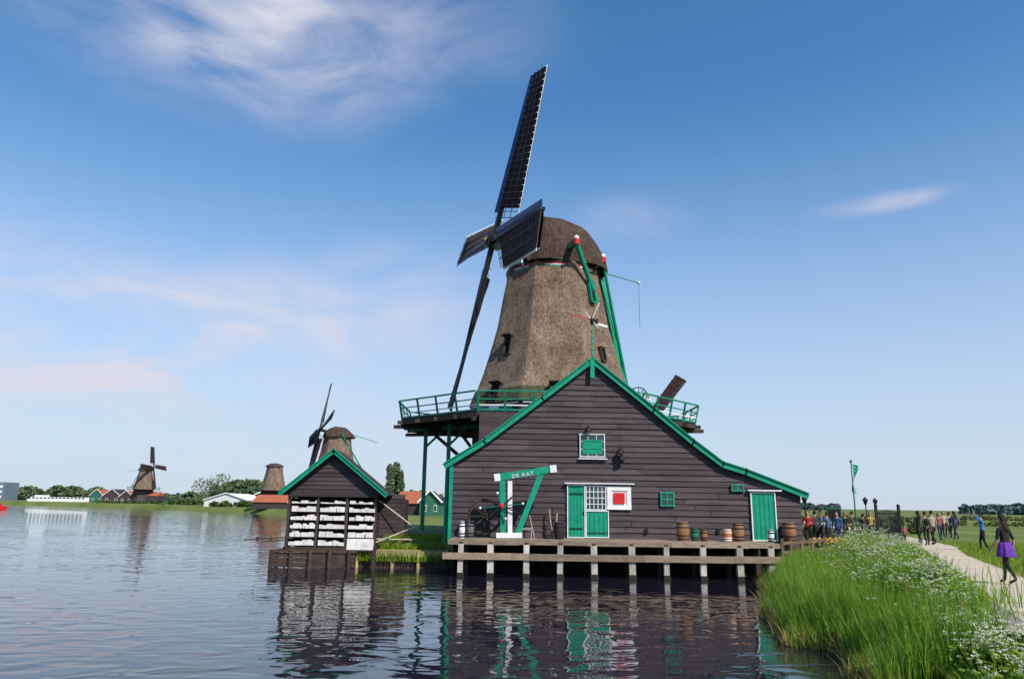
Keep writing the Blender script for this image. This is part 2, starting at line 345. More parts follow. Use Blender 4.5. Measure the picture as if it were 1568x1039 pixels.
def barrel(px,py,w,h,mat,Y=33.0,band=BLACK,name='oak_barrel'):
    a=PY(px,py,Y); s=Y*1.0/F; r=w*s/2; H=h*s*1.0; mb=MB(); a.z=DZ if Y<36 else ZG
    mb.lathe(a,[(r*.8,0),(r*.93,H*.2),(r,H*.5),(r*.93,H*.8),(r*.8,H),(r*.72,H-.0),(r*.72,H-.05)],18,0)
    for q,rr in((.1,.87),(.28,.97),(.72,.97),(.92,.87)): mb.lathe(a,[(r*rr+.012,H*q-.025),(r*rr+.012,H*q+.025)],18,1)
    mb.obj(name,[mat,band])
GB=mk('green_barrel',(.02,.16,.08),.5); OB=mk('orange_pot',(.5,.16,.04),.6)
barrel(1046,826,19,27,BARREL,band=DWOOD); barrel(1064,824,12,18,GB); barrel(1078,826,11,17,BARREL); barrel(1114,825,13,18,OB,band=WHITE)
barrel(1131,826,17,26,BARREL); barrel(856,823,16,24,mk('black_barrel',(.03,.02,.02),.6)); barrel(838,823,12,20,DWOOD); barrel(719,822,13,24,mk('grey_barrel',(.12,.11,.1),.7)); barrel(707,824,9,24,WHITE,32.4,name='bollard_post'); barrel(1209,826,20,28,BARREL,33.6); barrel(1181,827,9,18,WHITE,33.0,name='bollard_post')
mb=MB()
for px,l in((818,1.0),(846,1.3),(851,1.1)):
    a=PY(px,822,33.4); a.z=DZ; mb.beam(a,a+Vector((U(-.3,.3),.3,l)),.06,.05,0)
mb.obj('leaning_planks',[WOOD])
mb=MB(); a=PY(806,822,32.9); a.z=DZ
for dx in(-.22,.22): mb.box(a+Vector((dx,0,.2)),(.05,.3,.4))
mb.box(a+Vector((0,0,.42)),(.6,.35,.05)); mb.obj('small_bench',[mk('bench_grey',(.3,.3,.3),.7)])
# ------------------------------------------------------------------ left hut
hut=empty('drying_hut'); HY=35.2; HZ=.78
L0=PY(437,750,HY); R0=PY(590,753,HY); PK=PY(512,693,HY); xL=PY(444,760,HY).x; xR=PY(576,760,HY).x; ze=(L0.z+R0.z)/2-.02; xm=(xL+xR)/2; PK.x=xm
hb=HY+1.5
mb=MB(); z=ze-.1
while z<PK.z-.1:
    z1=z+.2; f=lambda q:(PK.z-q)/(PK.z-ze); w0=(xR-xL)/2*1.13*min(1.0,max(f(z),0));w1=(xR-xL)/2*1.13*max(min(1,f(z1)),0)
    for yy,sg in((HY-.12,-1),(hb,1)):
        mb.add([(xm-w0,yy-.04,z),(xm+w0,yy-.04,z),(xm+w1,yy,z1+.02),(xm-w1,yy,z1+.02)],[(0,1,2,3)])
    z=z1
mb.box((xm,HY-.1,ze-.12),(xR-xL+.1,.12,.26))
for x in(xL-.02,xR+.02):
    z=HZ+.1
    while z<ze: mb.box((x,(HY+hb)/2+.1,z+.09),(.05,hb-HY-.1,.17)); z+=.19
mb.box((xm,hb-.1,(HZ+ze)/2),(xR-xL,.06,ze-HZ))
mb.obj('weatherboards',[BOARDG],hut)
mb=MB()
EL=Vector((L0.x-.12,0,ze-.16)); ER=Vector((R0.x+.12,0,ze-.16)); P_=Vector((xm,0,PK.z+.05))
for a,b in((EL,P_),(P_,ER)):
    mb.add([(a.x,HY-.45,a.z),(b.x,HY-.45,b.z),(b.x,hb+.1,b.z),(a.x,hb+.1,a.z),(a.x,HY-.45,a.z+.08),(b.x,HY-.45,b.z+.08),(b.x,hb+.1,b.z+.08),(a.x,hb+.1,a.z+.08)],[(0,1,2,3),(4,5,6,7),(0,1,5,4),(1,2,6,5),(2,3,7,6),(3,0,4,7)])
mb.obj('roof',[ROOF],hut)
mb=MB()
for a,b in((EL,P_),(P_,ER)): 
    d=(b-a).normalized()*.05
    mb.beam(Vector((a.x,HY-.48,a.z))-d,Vector((b.x,HY-.48,b.z))+d,.17,.06,0,(0,-1,0)); mb.beam(Vector((a.x,HY-.52,a.z+.11))-d,Vector((b.x,HY-.52,b.z+.11))+d,.05,.09,0,(0,-1,0))
mb.obj('verge_boards',[GREEN],hut)
mb=MB()
for x in(xL,xL+(xR-xL)*.335,xL+(xR-xL)*.67,xR): mb.box((x,HY,(HZ+ze)/2),(.11,.13,ze-HZ))
mb.box((xm,HY-.02,HZ+.05),(xR-xL+.2,.18,.16)); mb.box((xm,(HY+hb)/2,HZ),(xR-xL+.2,hb-HY,.08))
for x in(xL-.3,xm,xR+.1): mb.beam((x,HY-.3,-1),(x,HY-.3,HZ),.16,.16)
mb.obj('posts',[DWOOD],hut)
mb=MB(); CHK=mk('chalk_blocks',(.70,.66,.62),.9,.14,3,bump=.3,island=.12)
for c in range(3):
    x0=xL+(xR-xL)*(.02+.335*c)+.05; x1=x0+(xR-xL)*.305-.02
    for r in range(6):
        zz=HZ+.3+r*.385
        mb.box(((x0+x1)/2,HY+.25,zz-.125),(x1-x0,.5,.03),1)
        x=x0
        while x<x1-.05:
            w=min(U(.1,.35),x1-x); hh=U(.14,.26)-(.1 if r==5 else 0); mb.box((x+w/2,HY+.12+U(-.06,.08),zz+hh/2-.1),(w*.97,.4,hh),0,U(-.08,.08)); x+=w
a=xL+(xR-xL)*.7; mb.box(((a+xR)/2,HY-.1,HZ+.28),(xR-a,.04,.5),0)
mb.obj('chalk_drying_racks',[CHK,DWOOD],hut)
mb=MB(); x0=PY(579,770,36.5).x;x1=PY(622,770,38).x
z=HZ
while z<3.3: 
    mb.add([(x0,36.0,z),(x1,37.6,z),(x1,37.64,z+.22),(x0,36.04,z+.22)],[(0,1,2,3)]); z+=.2
mb.box(((x0+x1)/2,38.4,2.1),(x1-x0,1,2.1))
mb.beam((x1+1.4,37.4,1.2),(x0-.1,35.6,3.3),.05,.05,1); mb.beam((x0-.3,35.5,1.3),(x1+1.,36.5,1.25),.05,.05,1);mb.beam((x0-.3,35.4,.95),(x1+.8,36.3,1.9),.05,.05,1)
mb.obj('lean_to_shed',[BOARDG,PILE])
mb=MB(); a=PY(374,826,35); b=PY(442,822,35); c=PY(400,829,34.6)
mb.beam(a,b,.14,.05); mb.beam(c,b+Vector((0,-.3,-.1)),.1,.05); mb.beam(PY(378,823,35),PY(443,790,35.2),.02,.02); mb.beam(PY(388,824,35),PY(443,810,35.2),.02,.02)
for t in(.3,.6,.95): p=a.lerp(b,t); mb.cyl((p.x,p.y,-.8 if t>.9 else p.z-.1),(p.x,p.y,p.z+.1),.05,.05,8)
mb.obj('gangplank',[DWOOD])
# ------------------------------------------------------------------ windmills
def cap_sections(mb,C,T,D,z0,secs,mi,ns=9,ex=1.25):
    rings=[]
    for s,w,zt in secs:
        ring=[]
        for k in range(2*ns+1):
            a=math.pi*k/(2*ns); cx=math.cos(a); q=abs(cx)**1.05*(1 if cx>=0 else -1); zz=z0+(zt-z0)*math.sin(a)**ex
            ring.append(C+T*s+D*(q*w)+Vector((0,0,zz-C.z)))
        rings.append(ring)
    vs=[p for r in rings for p in r]; m=2*ns+1
    fs=[(i*m+k,i*m+k+1,(i+1)*m+k+1,(i+1)*m+k) for i in range(len(rings)-1) for k in range(m-1)]
    fs+=[tuple(range(m)),tuple((len(rings)-1)*m+k for k in range(m-1,-1,-1))]
    mb.add(vs,fs,mi)
def oct_rf(t):
    d=((t+math.pi/2+math.pi/8)%(math.pi/4))-math.pi/8
    return min(1/math.cos(d),1.073)
def sail(mb,hub,b,w,nrm,full=True,wid=2.0,sp=.42,thin=1.0):
    L=b.length; e=b.normalized(); w=(w-e*w.dot(e)).normalized(); nn=nrm
    mb.beam(hub,hub+b,.34*thin,.34*thin,1,nn,.16*thin,.16*thin)
    def wd(r): 
        t=math.radians(26-20*r/L); return w*math.cos(t)-nn*math.sin(t)
    r=.14*L; 
    while r<L*1.0:
        q=wd(r); p=hub+e*r+nn*(.115*thin); mb.beam(p-q*.25,p+q*(wid),.045*thin,.035*thin,4,nn); mb.beam(p+q*wid,p+q*(wid+.16),.06*thin,.05*thin,2,nn); r+=sp
    for off in(wid*.35,wid*.68,wid):
        prev=None
        for i in range(9):
            rr=L*(.14+.86*i/8); p=hub+e*rr+wd(rr)*off+nn*(.115*thin if off<wid else 0)
            if prev is not None: mb.beam(prev,p,.05*thin,.04*thin,4 if off<wid else 2,nn)
            prev=p
    if full:
        n=16; m=5
        for side in(.08,-.05):
            vs=[]
            for i in range(n+1):
                rr=L*(.2+.79*i/n); q=wd(rr)
                for j in range(m+1):
                    u=j/m; p=hub+e*rr+q*(.06+(wid*(.985+.012*math.sin(i*2.1))-.06)*u)+nn*(side-.03*math.sin(u*math.pi)+.02*math.sin(i*1.7+j*2)); vs.append(p)
            mb.add(vs,[(i*(m+1)+j,i*(m+1)+j+1,(i+1)*(m+1)+j+1,(i+1)*(m+1)+j) for i in range(n) for j in range(m)],0)
        vs=[]
        for i in range(n+1):
            rr=L*(.17+.82*i/n); q=wd(rr); p=hub+e*rr; vs+= [p-q*.12+nn*.05,p-q*.5+nn*.12]
        mb.add(vs,[(2*i,2*i+1,2*i+3,2*i+2) for i in range(n)],3)
C=Vector((2.62,46,0)); Yh=44.6
hub=Vector((-.03*Yh,Yh,3+.3762*Yh)); b1=Vector((.059,-.055,.244))*Yh; b2=Vector((.066,-.24,-.05))*Yh
nrm=-(b1.cross(b2)).normalized(); T=Vector((-nrm.x,-nrm.y,0)).normalized(); D=Vector((T.y,-T.x,0))
wm=empty('thatched_windmill'); SF=7.95
mb=MB(); mb.lathe(C,[(4.86,9.7),(4.70,10),(4.36,11),(4.02,12.2),(3.76,13.2),(3.56,14),(3.38,15.1),(3.20,16.2),(3.02,17.1),(2.88,18.1)],128,0,oct_rf)
mb.lathe(C,[(5.2,8.85),(4.88,9.72)],128,1,oct_rf)
mb.obj('thatched_tower',[THATCH,THATCHM],wm)
mb=MB(); mb.lathe(C,[(5.0,1),(5.0,SF),(5.0,8.95)],32,0,oct_rf)
mb.box((C.x+.5,43.5,4),(9.6,10.4,7.6),0)
for k in range(8):
    t=-math.pi/2+k*math.pi/4; p=C+Vector((math.cos(t)*5.05,math.sin(t)*5.05,8.35)); mb.box(p,(3.0,.08,.6),1,t+math.pi/2); mb.box(p+Vector((0,0,.38)),(3.9,.12,.07),2,t+math.pi/2); mb.box(p+Vector((math.cos(t)*.06,math.sin(t)*.06,.05)),(.8,.08,.7),2 if k%2 else 1,t+math.pi/2)
mb.obj('base',[BOARD,GREEN,WHITE,DWOOD],wm)
mb=MB()
def towerwin(ang,z,w,h,r,tilt=.2,fm=2,hood=.5):
    t=ang; o=Vector((math.cos(t),math.sin(t),0)); s=Vector((-math.sin(t),math.cos(t),0)); up=Vector((0,0,1))-o*tilt
    p=C+o*(r)+Vector((0,0,z))
    def q(a,b,c): return p+s*a+up*b+o*c
    mb.add([q(-w/2,-h/2,.02),q(w/2,-h/2,.02),q(w/2,h/2,.02),q(-w/2,h/2,.02)],[(0,1,2,3)],0)
    for a0,a1 in((( -w/2,-h/2),(w/2,-h/2)),((w/2,-h/2),(w/2,h/2)),((w/2,h/2),(-w/2,h/2)),((-w/2,h/2),(-w/2,-h/2))):
        mb.beam(q(*a0,.05),q(*a1,.05),.08,.2,fm,o)
    if hood: mb.beam(q(-w/2-.1,h/2+.05,hood/2),q(w/2+.1,h/2+.05,hood/2),hood,.06,2,up)
towerwin(-math.pi*.75,12.5,.55,1.15,4.0); towerwin(-math.pi*.75,9.6,.7,.8,4.95,.4)
towerwin(-math.pi*.5,9.45,.7,.7,5.05,.4)
towerwin(-math.pi*.25,16.2,.45,1.5,3.33,.18,1,0); towerwin(-math.pi*.25,12.0,.4,.8,4.12,.2,2,.2)
mb.obj('tower_windows',[DARK,GREEN,DWOOD],wm)
mb=MB(); Cc=Vector((C.x,C.y,17.9))
cap_sections(mb,Cc,T,D,18.05,[(-2.45,2.1,19.0),(-2.2,2.5,19.8),(-1.9,2.8,20.6),(-1.5,3.0,21.5),(-1.2,3.05,21.95),(.3,3.1,21.95),(1.6,3.0,21.6),(1.9,2.95,21.4),(2.5,2.6,20.7),(3.0,2.1,20.1),(3.3,1.7,19.6),(3.5,1.1,18.7)],0,ex=1.15)
mb.obj('cap_thatch',[THATCHD],wm,True)
mb=MB()
for z0,z1,rr,mi in((17.5,17.72,2.96,0),(17.72,17.82,3.0,1),(17.82,17.92,3.03,2),(17.92,18.06,3.08,4)): mb.lathe(C,[(rr,z0),(rr,z1)],40,mi)
f=Cc-T*2.6
for k,mi in((0,3),(1,1),(2,0)): mb.beam(f-D*(1.7-.2*k)+Vector((0,0,.0+.26*k)),f+D*(1.7-.2*k)+Vector((0,0,.0+.26*k)),.1,.24,mi)
for sgn in(-1,1): mb.beam(f+D*1.6*sgn,f-T*.1+Vector((0,0,1.6)),.14,.14,0,T)
mb.cyl(hub-nrm*3.5,hub+nrm*.5,.36,.34,12,4); mb.beam(hub-nrm*.5,hub+nrm*.42,.9,.9,4,b1.normalized()); mb.cyl(hub+nrm*.4,hub+nrm*.62,.22,.1,10,5)
mb.obj('cap_ring_and_windshaft',[GREEN,WHITE,RED,BLUE,BLACK,mk('gold',(.5,.35,.05),.4)],wm)
mb=MB(); wid=2.05
sail(mb,hub,b1,b2,nrm,wid=wid); sail(mb,hub+nrm*.1,b2,-b1,nrm,wid=wid); sail(mb,hub,-b1,-b2,nrm,wid=wid); sail(mb,hub+nrm*.1,-b2,b1,nrm,wid=wid)
mb.obj('sails',[CLOTH,BLACK,WHITE,BLUE,LATT],wm)
mb=MB(); tb=Vector((7.9,47.85,10.2))
for sg in(1,-1):
    A=C+D*4.0*sg+T*.12+Vector((0,0,19.0)); B=C+D*2.1*sg+T*2.75+Vector((0,0,18.7))
    mb.cyl(A-Vector((0,0,.1)),tb,.15,.18,10,0); mb.cyl(B,tb+Vector((-.1,0,.6)),.10,.12,10,0)
A=C+T*.12+Vector((0,0,19.0)); mb.beam(A-D*4.0,A+D*4.0,.34,.34,0); B=C+T*2.75+Vector((0,0,18.7)); mb.beam(B-D*2.2,B+D*2.2,.3,.3,0)
for P1 in(A+D*4.0,A-D*4.0,B+D*2.2,B-D*2.2): mb.cyl(P1-Vector((0,0,.22)),P1+Vector((0,0,.12)),.2,.2,10,1); mb.ball(P1+Vector((0,0,.22)),.17,2)
mb.beam(C+T*3.3+Vector((0,0,19.4)),tb+Vector((0,0,-.9)),.32,.28,0)
q0=C+T*3.2+D*.4+Vector((0,0,18.5)); q1=PY(978,433,47.2); mb.cyl(q0,q1,.05,.035,8,0); mb.ball(q1,.12,2); mb.cyl(q1,q1-Vector((0,0,3.2)),.012,.012,5,3)
mb.cyl(q0,PY(944,520,47),.05,.05,8,0)
wc=tb+Vector((.6,-.3,-.2))
for k in range(12):
    t=2*math.pi*k/12;t2=2*math.pi*(k+1)/12; pa=wc+T*math.cos(t)*.75+Vector((0,0,math.sin(t)*.75)); pb=wc+T*math.cos(t2)*.75+Vector((0,0,math.sin(t2)*.75))
    mb.beam(pa,pb,.06,.06,3); mb.beam(wc,pa,.04,.04,3)
mb.beam(wc-Vector((0,0,2)),wc,.2,.2,0)
mb.obj('tail_poles',[GREEN,RED,WHITE,BLACK],wm)
mb=MB(); ov=[(-9.2,-2.4),(-4.4,-7),(4.4,-7),(8.55,-2.4),(8.55,2.6),(4.4,7),(-4.4,7),(-9.2,2.6)]
ov=[C+Vector((a,b,0)) for a,b in ov]
mb.add([(p.x,p.y,SF-.08) for p in ov]+[(p.x,p.y,SF) for p in ov],[tuple(range(7,-1,-1)),tuple(range(8,16))]+[(i,(i+1)%8,8+(i+1)%8,8+i) for i in range(8)],2)
for i in range(8):
    a=ov[i];b=ov[(i+1)%8]; Ln=(b-a).length; nn=max(2,round(Ln/1.5)); out=Vector(((b-a).y,-(b-a).x,0)).normalized()
    for dz,mi,w,h in((-.22,1,.16,.26),(.04,0,.16,.1)): mb.beam(a+Vector((0,0,SF+dz)),b+Vector((0,0,SF+dz)),w,h,mi)
    tr=out*.25
    for z_,mi,w,h in((1.05,0,.10,.08),(.62,0,.05,.06),(.3,3,.05,.06)): 
        mb.beam(a+tr*z_+Vector((0,0,SF+z_)),b+tr*z_+Vector((0,0,SF+z_)),w,h,mi)
    for k in range(nn):
        p=a.lerp(b,k/nn); mb.beam(p+Vector((0,0,SF-.1)),p+tr*1.1+Vector((0,0,SF+1.05)),.09,.09,0)
        c0=C+(p-C).normalized()*5; mb.beam(c0+Vector((0,0,SF-.25)),p+out*.35+Vector((0,0,SF-.25)),.16,.22,1)
        if k%2==0: mb.beam(c0+Vector((0,0,SF-2.8)),c0.lerp(p,.7)+Vector((0,0,SF-.35)),.14,.14,1)
for i in range(8):
    p=ov[i]; mb.beam(C+(p-C).normalized()*5+Vector((0,0,SF-.5)),p+(p-C).normalized()*.5+Vector((0,0,SF-.5)),.2,.2,1)
mb.obj('stage',[mk('stage_green',(.008,.2,.11),.5),DWOOD,DWOOD,WHITE],wm)
mb=MB()
for px,Y in((650,45),(686,43),(738,42)):
    p=PX(px,Y,5); mb.beam((p.x,Y,.8),(p.x,Y,SF-.3),.22,.22,0); mb.beam((p.x,Y,SF-1.6),(p.x+1.2,Y+.2,SF-.35),.14,.14,0)
a=PX(650,45,5);b=PX(686,43,5); mb.beam((a.x-1,45.4,SF-.45),(b.x+3,42.3,SF-.45),.2,.22,0)
mb.obj('stage_posts',[mk('post_green',(.008,.2,.11),.5)],wm)

def small_mill(name,px,Y,s,hubdir,rot,sails=True,capmat=THATCHD,zb=ZG,stage=True,ch=1.0,sail_s=1.0):
    c=PX(px,Y,zb+10); c.z=0; e=empty(name)
    mb=MB(); mb.lathe(Vector((c.x,c.y,zb)),[(5.0*s,7.2*s),(4.6*s,8.6*s),(4.0*s,10.8*s),(3.4*s,13.5*s),(2.9*s,16.8*s)],48,0,oct_rf); mb.lathe(Vector((c.x,c.y,zb)),[(5.6*s,0),(4.9*s,7.3*s)],8,1); mb.obj('tower',[THATCH,BOARD],e)
    out=Vector((math.cos(hubdir),math.sin(hubdir),0)); t=-out; d=Vector((t.y,-t.x,0)); cc=Vector((c.x,c.y,zb+16.8*s))
    mb=MB()
    cap_sections(mb,cc,t,d,cc.z,[(k*s,w*s,cc.z+h*s*ch) for k,w,h in((-3.,2.2,1.6),(-2,3,2.6),(-.7,3.5,3.3),(1.6,3.3,3.1),(2.6,2.7,2.2),(4,1.2,.6))],0)
    mb.obj('cap',[capmat],e)
    if sails:
        mb=MB(); n=(out+Vector((0,0,.2))).normalized(); h=cc+out*4.2*s+Vector((0,0,1.7*s)); sd=n.cross(Vector((0,0,1))).normalized(); up=sd.cross(n); sl=11.6*s*sail_s
        B1=(up*math.cos(rot)+sd*math.sin(rot))*sl; B2=(-up*math.sin(rot)+sd*math.cos(rot))*sl
        for a,b in((B1,B2),(B2,-B1),(-B1,-B2),(-B2,B1)): sail(mb,h,a,b,n,True,2.0*s,.9,1.1)
        mb.cyl(h-n*3*s,h+n*.3,.35*s,.35*s,8,1)
        mb.obj('sails',[CLOTH,BLACK,DWOOD,DWOOD,DWOOD],e)
        mb=MB(); tb=cc+t*7.5*s-Vector((0,0,9*s))
        for q in(d*3.6*s,-d*3.6*s): mb.cyl(cc+q+Vector((0,0,.9*s)),tb,.16*s,.16*s,6,0)
        mb.beam(cc+t*3.5*s+Vector((0,0,.9*s)),cc+t*9.5*s-Vector((0,0,.5)),.15*s,.15*s,0); mb.obj('tail',[GREEN],e)
    if stage:
        mb=MB(); mb.lathe(Vector((c.x,c.y,zb)),[(8.0*s,6.9*s),(8.2*s,7.1*s)],8,0)
        for k in range(16):
            tt=2*math.pi*k/16; mb.beam(Vector((c.x+7.6*s*math.cos(tt),c.y+7.6*s*math.sin(tt),zb+7.1*s)),Vector((c.x+7.9*s*math.cos(tt),c.y+7.9*s*math.sin(tt),zb+8.2*s)),.12,.12,1); t2=2*math.pi*(k+1)/16
            mb.beam(Vector((c.x+7.9*s*math.cos(tt),c.y+7.9*s*math.sin(tt),zb+8.2*s)),Vector((c.x+7.9*s*math.cos(t2),c.y+7.9*s*math.sin(t2),zb+8.2*s)),.1,.1,1)
        mb.box((c.x+2,c.y,zb+2*s),(14*s,8*s,4*s),2); mb.add([(c.x-7*s+2,c.y-4*s,zb+4*s),(c.x+7*s+2,c.y-4*s,zb+4*s),(c.x+7*s+2,c.y+4*s,zb+4*s),(c.x-7*s+2,c.y+4*s,zb+4*s),(c.x-7*s+2,c.y,zb+6*s),(c.x+7*s+2,c.y,zb+6*s)],[(0,1,5,4),(2,3,4,5),(0,4,3),(1,2,5)],3)
        mb.obj('stage_and_sheds',[DWOOD,DGREEN,BOARD,ORANGE],e)
small_mill('distant_windmill',515,135,.80,math.radians(205),math.radians(8),ch=.8)
small_mill('distant_windmill',222,300,.78,math.radians(-8),math.radians(-4),ch=.9,sail_s=.95)
small_mill('mill_without_sails',421,182,.60,math.radians(0),0,sails=False,capmat=BOARD,ch=.45)
small_mill('distant_windmill',998,112,.76,math.radians(258),math.radians(-37),ch=.6,sail_s=1.0,stage=False)
# ------------------------------------------------------------------ distant houses etc
def house(name,px,Y,w,dep,h,rh,wall,roof,gable=True,rz=0):
    c=PX(px,Y,ZG+2); c.z=ZG; mb=MB(); rot=Matrix.Rotation(rz,3,'Z')
    def q(x,y,z): return c+rot@Vector((x,y,z))
    a=w/2;b=dep/2;o=.3
    mb.add([q(-a,-b,0),q(a,-b,0),q(a,b,0),q(-a,b,0),q(-a,-b,h),q(a,-b,h),q(a,b,h),q(-a,b,h),q(0,-b,h+rh),q(0,b,h+rh)],[(0,1,5,8,4),(2,3,7,9,6),(0,4,7,3),(1,2,6,5)],0)
    for s in(-1,1):
        mb.add([q(s*(a+o),-b-o,h-o*rh/a),q(0,-b-o,h+rh+.02),q(0,b+o,h+rh+.02),q(s*(a+o),b+o,h-o*rh/a)],[(0,1,2,3)],1)
        mb.beam(q(s*(a+o),-b-o-.05,h-o*rh/a),q(0,-b-o-.05,h+rh+.1),.25,.1,2,rot@Vector((0,-1,0)))
    for x in(-w*.25,w*.25):
        for z in([.35*h] if h<4 else [1.4,3.6]): mb.box(q(x,-b-.02,z+.3),(w*.16,.08,1.0),2,rz); mb.box(q(x,-b-.05,z+.3),(w*.12,.08,.8),3,rz)
    mb.obj(name,[wall,roof,WHITE,GLASS])
GH=mk('green_boards',(.03,.13,.08),.7); WH=mk('white_wall',(.65,.65,.63),.7)
house('green_house',157,330,6,10,3.0,2.6,GH,ORANGE); house('green_house',180,325,8,10,2.8,3.,BOARD,ROOF); house('green_house',200,320,6,8,2.6,2.5,BOARD,ORANGE); house('green_house',240,315,8,8,2.2,2.2,GH,ROOF)
house('white_hall',364,215,12,18,1.9,1.8,WH,WHITE); house('green_house',662,115,3.2,6,2.2,1.5,GH,ROOF); house('orange_roof_house',634,118,6,4,1.9,1.7,BOARD,ORANGE,rz=1.4); house('green_house',422,175,7,8,1.6,1.6,BOARD,ORANGE,rz=1.5)
house('dark_barn',408,230,10,10,2.2,2.2,BOARD,ROOF)
mb=MB(); c=PX(6,420,5); mb.box((c.x-4,420,6),(16,12,10),0)
for i in range(3):
    for j in range(5): mb.box((c.x-10+j*3,413.9,3+i*2.8),(1.8,.2,1.3),1)
mb.obj('apartment_block',[mk('blue_grey_wall',(.14,.18,.22),.7),WHITE])
mb=MB(); Y=345; a=PX(42,Y,1);b=PX(148,Y,1); L=b.x-a.x
mb.add([(a.x,Y,2.3),(a.x+2,Y-2.5,.1),(b.x-1,Y-2.5,.1),(b.x,Y,1.9),(b.x,Y+3,1.9),(a.x,Y+3,2.3),(a.x+1,Y-2.5,2.2),(b.x-1,Y-2.5,1.9)],[(0,1,6),(1,2,7,6),(2,3,7),(0,6,7,3,4,5)],0)
mb.box((a.x+L*.5,Y,2.6),(L*.85,4,1.2),0)
for k in range(14): mb.box((a.x+L*(.12+.055*k),Y-2.03,2.75),(L*.035,.1,.6),1)
mb.box((a.x+L*.2,Y,3.6),(L*.16,3,.9),0)
mb.obj('river_ship',[WHITE,GLASS])
mb=MB(); a=PZ(5,779,0.1); 
mb.add([(a.x-3,a.y-.8,.7),(a.x+1.2,a.y,.8),(a.x-3,a.y+.8,.7),(a.x-3,a.y-.6,-.1),(a.x+.6,a.y,-.1),(a.x-3,a.y+.6,-.1)],[(0,1,4,3),(1,2,5,4),(0,2,1)],0); mb.box((a.x-1.6,a.y,1.1),(1.6,1,.7),0); mb.obj('red_motorboat',[RED])
# ------------------------------------------------------------------ trees
def crown(mb,blobs,n,ls,mi=0):
    tot=sum(r[0]*r[2] for _,r in blobs)
    for c,r in blobs:
        k=int(n*r[0]*r[2]/tot)
        for _ in range(k):
            while True:
                p=Vector((U(-1,1),U(-1,1),U(-1,1)))
                if .15<p.length<1: break
            p=p*(p.length**-.4); p=Vector(c)+Vector((p.x*r[0],p.y*r[1],p.z*r[2])); s=ls*U(.5,1.3)
            a=Vector((U(-1,1),U(-1,1),U(-1,1))).normalized(); b=a.orthogonal().normalized(); d=a.cross(b)
            mb.add([p-b*s-d*s*.3,p+d*s*.9-b*s*.2,p+b*s+d*s*.2,p-d*s*.8],[(0,1,2,3)],mi)
def tree(name,px,Y,h,w,n=900,mat=LEAF,ls=.5,pop=False):
    c=PX(px,Y,ZG); mb=MB(); mb.cyl((c.x,Y,ZG-.1),(c.x+U(-.2,.2),Y,ZG+h*.55),h*.03,h*.012,7,1)
    bl=[]
    for k in range(7 if not pop else 6):
        if pop: z=ZG+h*(.2+.13*k); rr=w*.5*(1-.1*abs(k-2)); bl.append(((c.x+U(-.1,.1)*w,Y,z),(rr,rr,h*.13)))
        else:
            t=U(0,6.28); rr=U(.2,.34)*w; q=(c.x+math.cos(t)*w*.27,Y+math.sin(t)*w*.27,ZG+h*U(.42,.8)); bl.append((q,(rr,rr,rr*.85))); mb.cyl((c.x,Y,ZG+h*.3),q,h*.012,h*.005,5,1)
    crown(mb,bl,n,ls); mb.obj(name,[mat,BARK])
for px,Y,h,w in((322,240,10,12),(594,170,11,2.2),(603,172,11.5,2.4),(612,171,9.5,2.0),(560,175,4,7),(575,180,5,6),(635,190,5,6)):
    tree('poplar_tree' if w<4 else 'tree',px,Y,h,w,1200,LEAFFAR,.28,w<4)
def treeline(name,segs,mat,n,ls):
    mb=MB(); bl=[]
    for px0,px1,Y,h in segs:
        x0=PX(px0,Y,2).x;x1=PX(px1,Y,2).x;x=x0
        while x<x1:
            hh=h*U(.6,1.1); w=hh*U(.7,1.3); bl.append(((x,Y+U(-3,3),ZG+hh*.45),(w*.75,w*.6,hh*.55))); x+=w*.8
    crown(mb,bl,n,ls); mb.obj(name,[mat])
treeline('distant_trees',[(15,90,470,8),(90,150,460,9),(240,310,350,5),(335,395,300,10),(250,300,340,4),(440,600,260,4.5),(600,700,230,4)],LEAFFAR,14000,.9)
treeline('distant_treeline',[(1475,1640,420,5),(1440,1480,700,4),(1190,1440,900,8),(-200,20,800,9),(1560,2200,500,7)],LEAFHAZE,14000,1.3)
treeline('shoreline_reeds',[(150,250,292,1.0),(250,330,262,1.6),(330,400,205,1.4),(395,430,178,1.2)],LEAF,2500,.5)
treeline('field_reeds',[(1380,1700,95,.55),(1400,1700,150,.9),(1200,1420,110,.9)],mk('olive_reeds',(.13,.15,.05),.9,island=.4,trans=.2),5000,.22)
treeline('garden_bushes',[(1236,1300,44,.9),(1300,1360,46,.8),(1380,1400,60,.8),(1248,1340,36.2,.28)],LEAF,6000,.07)
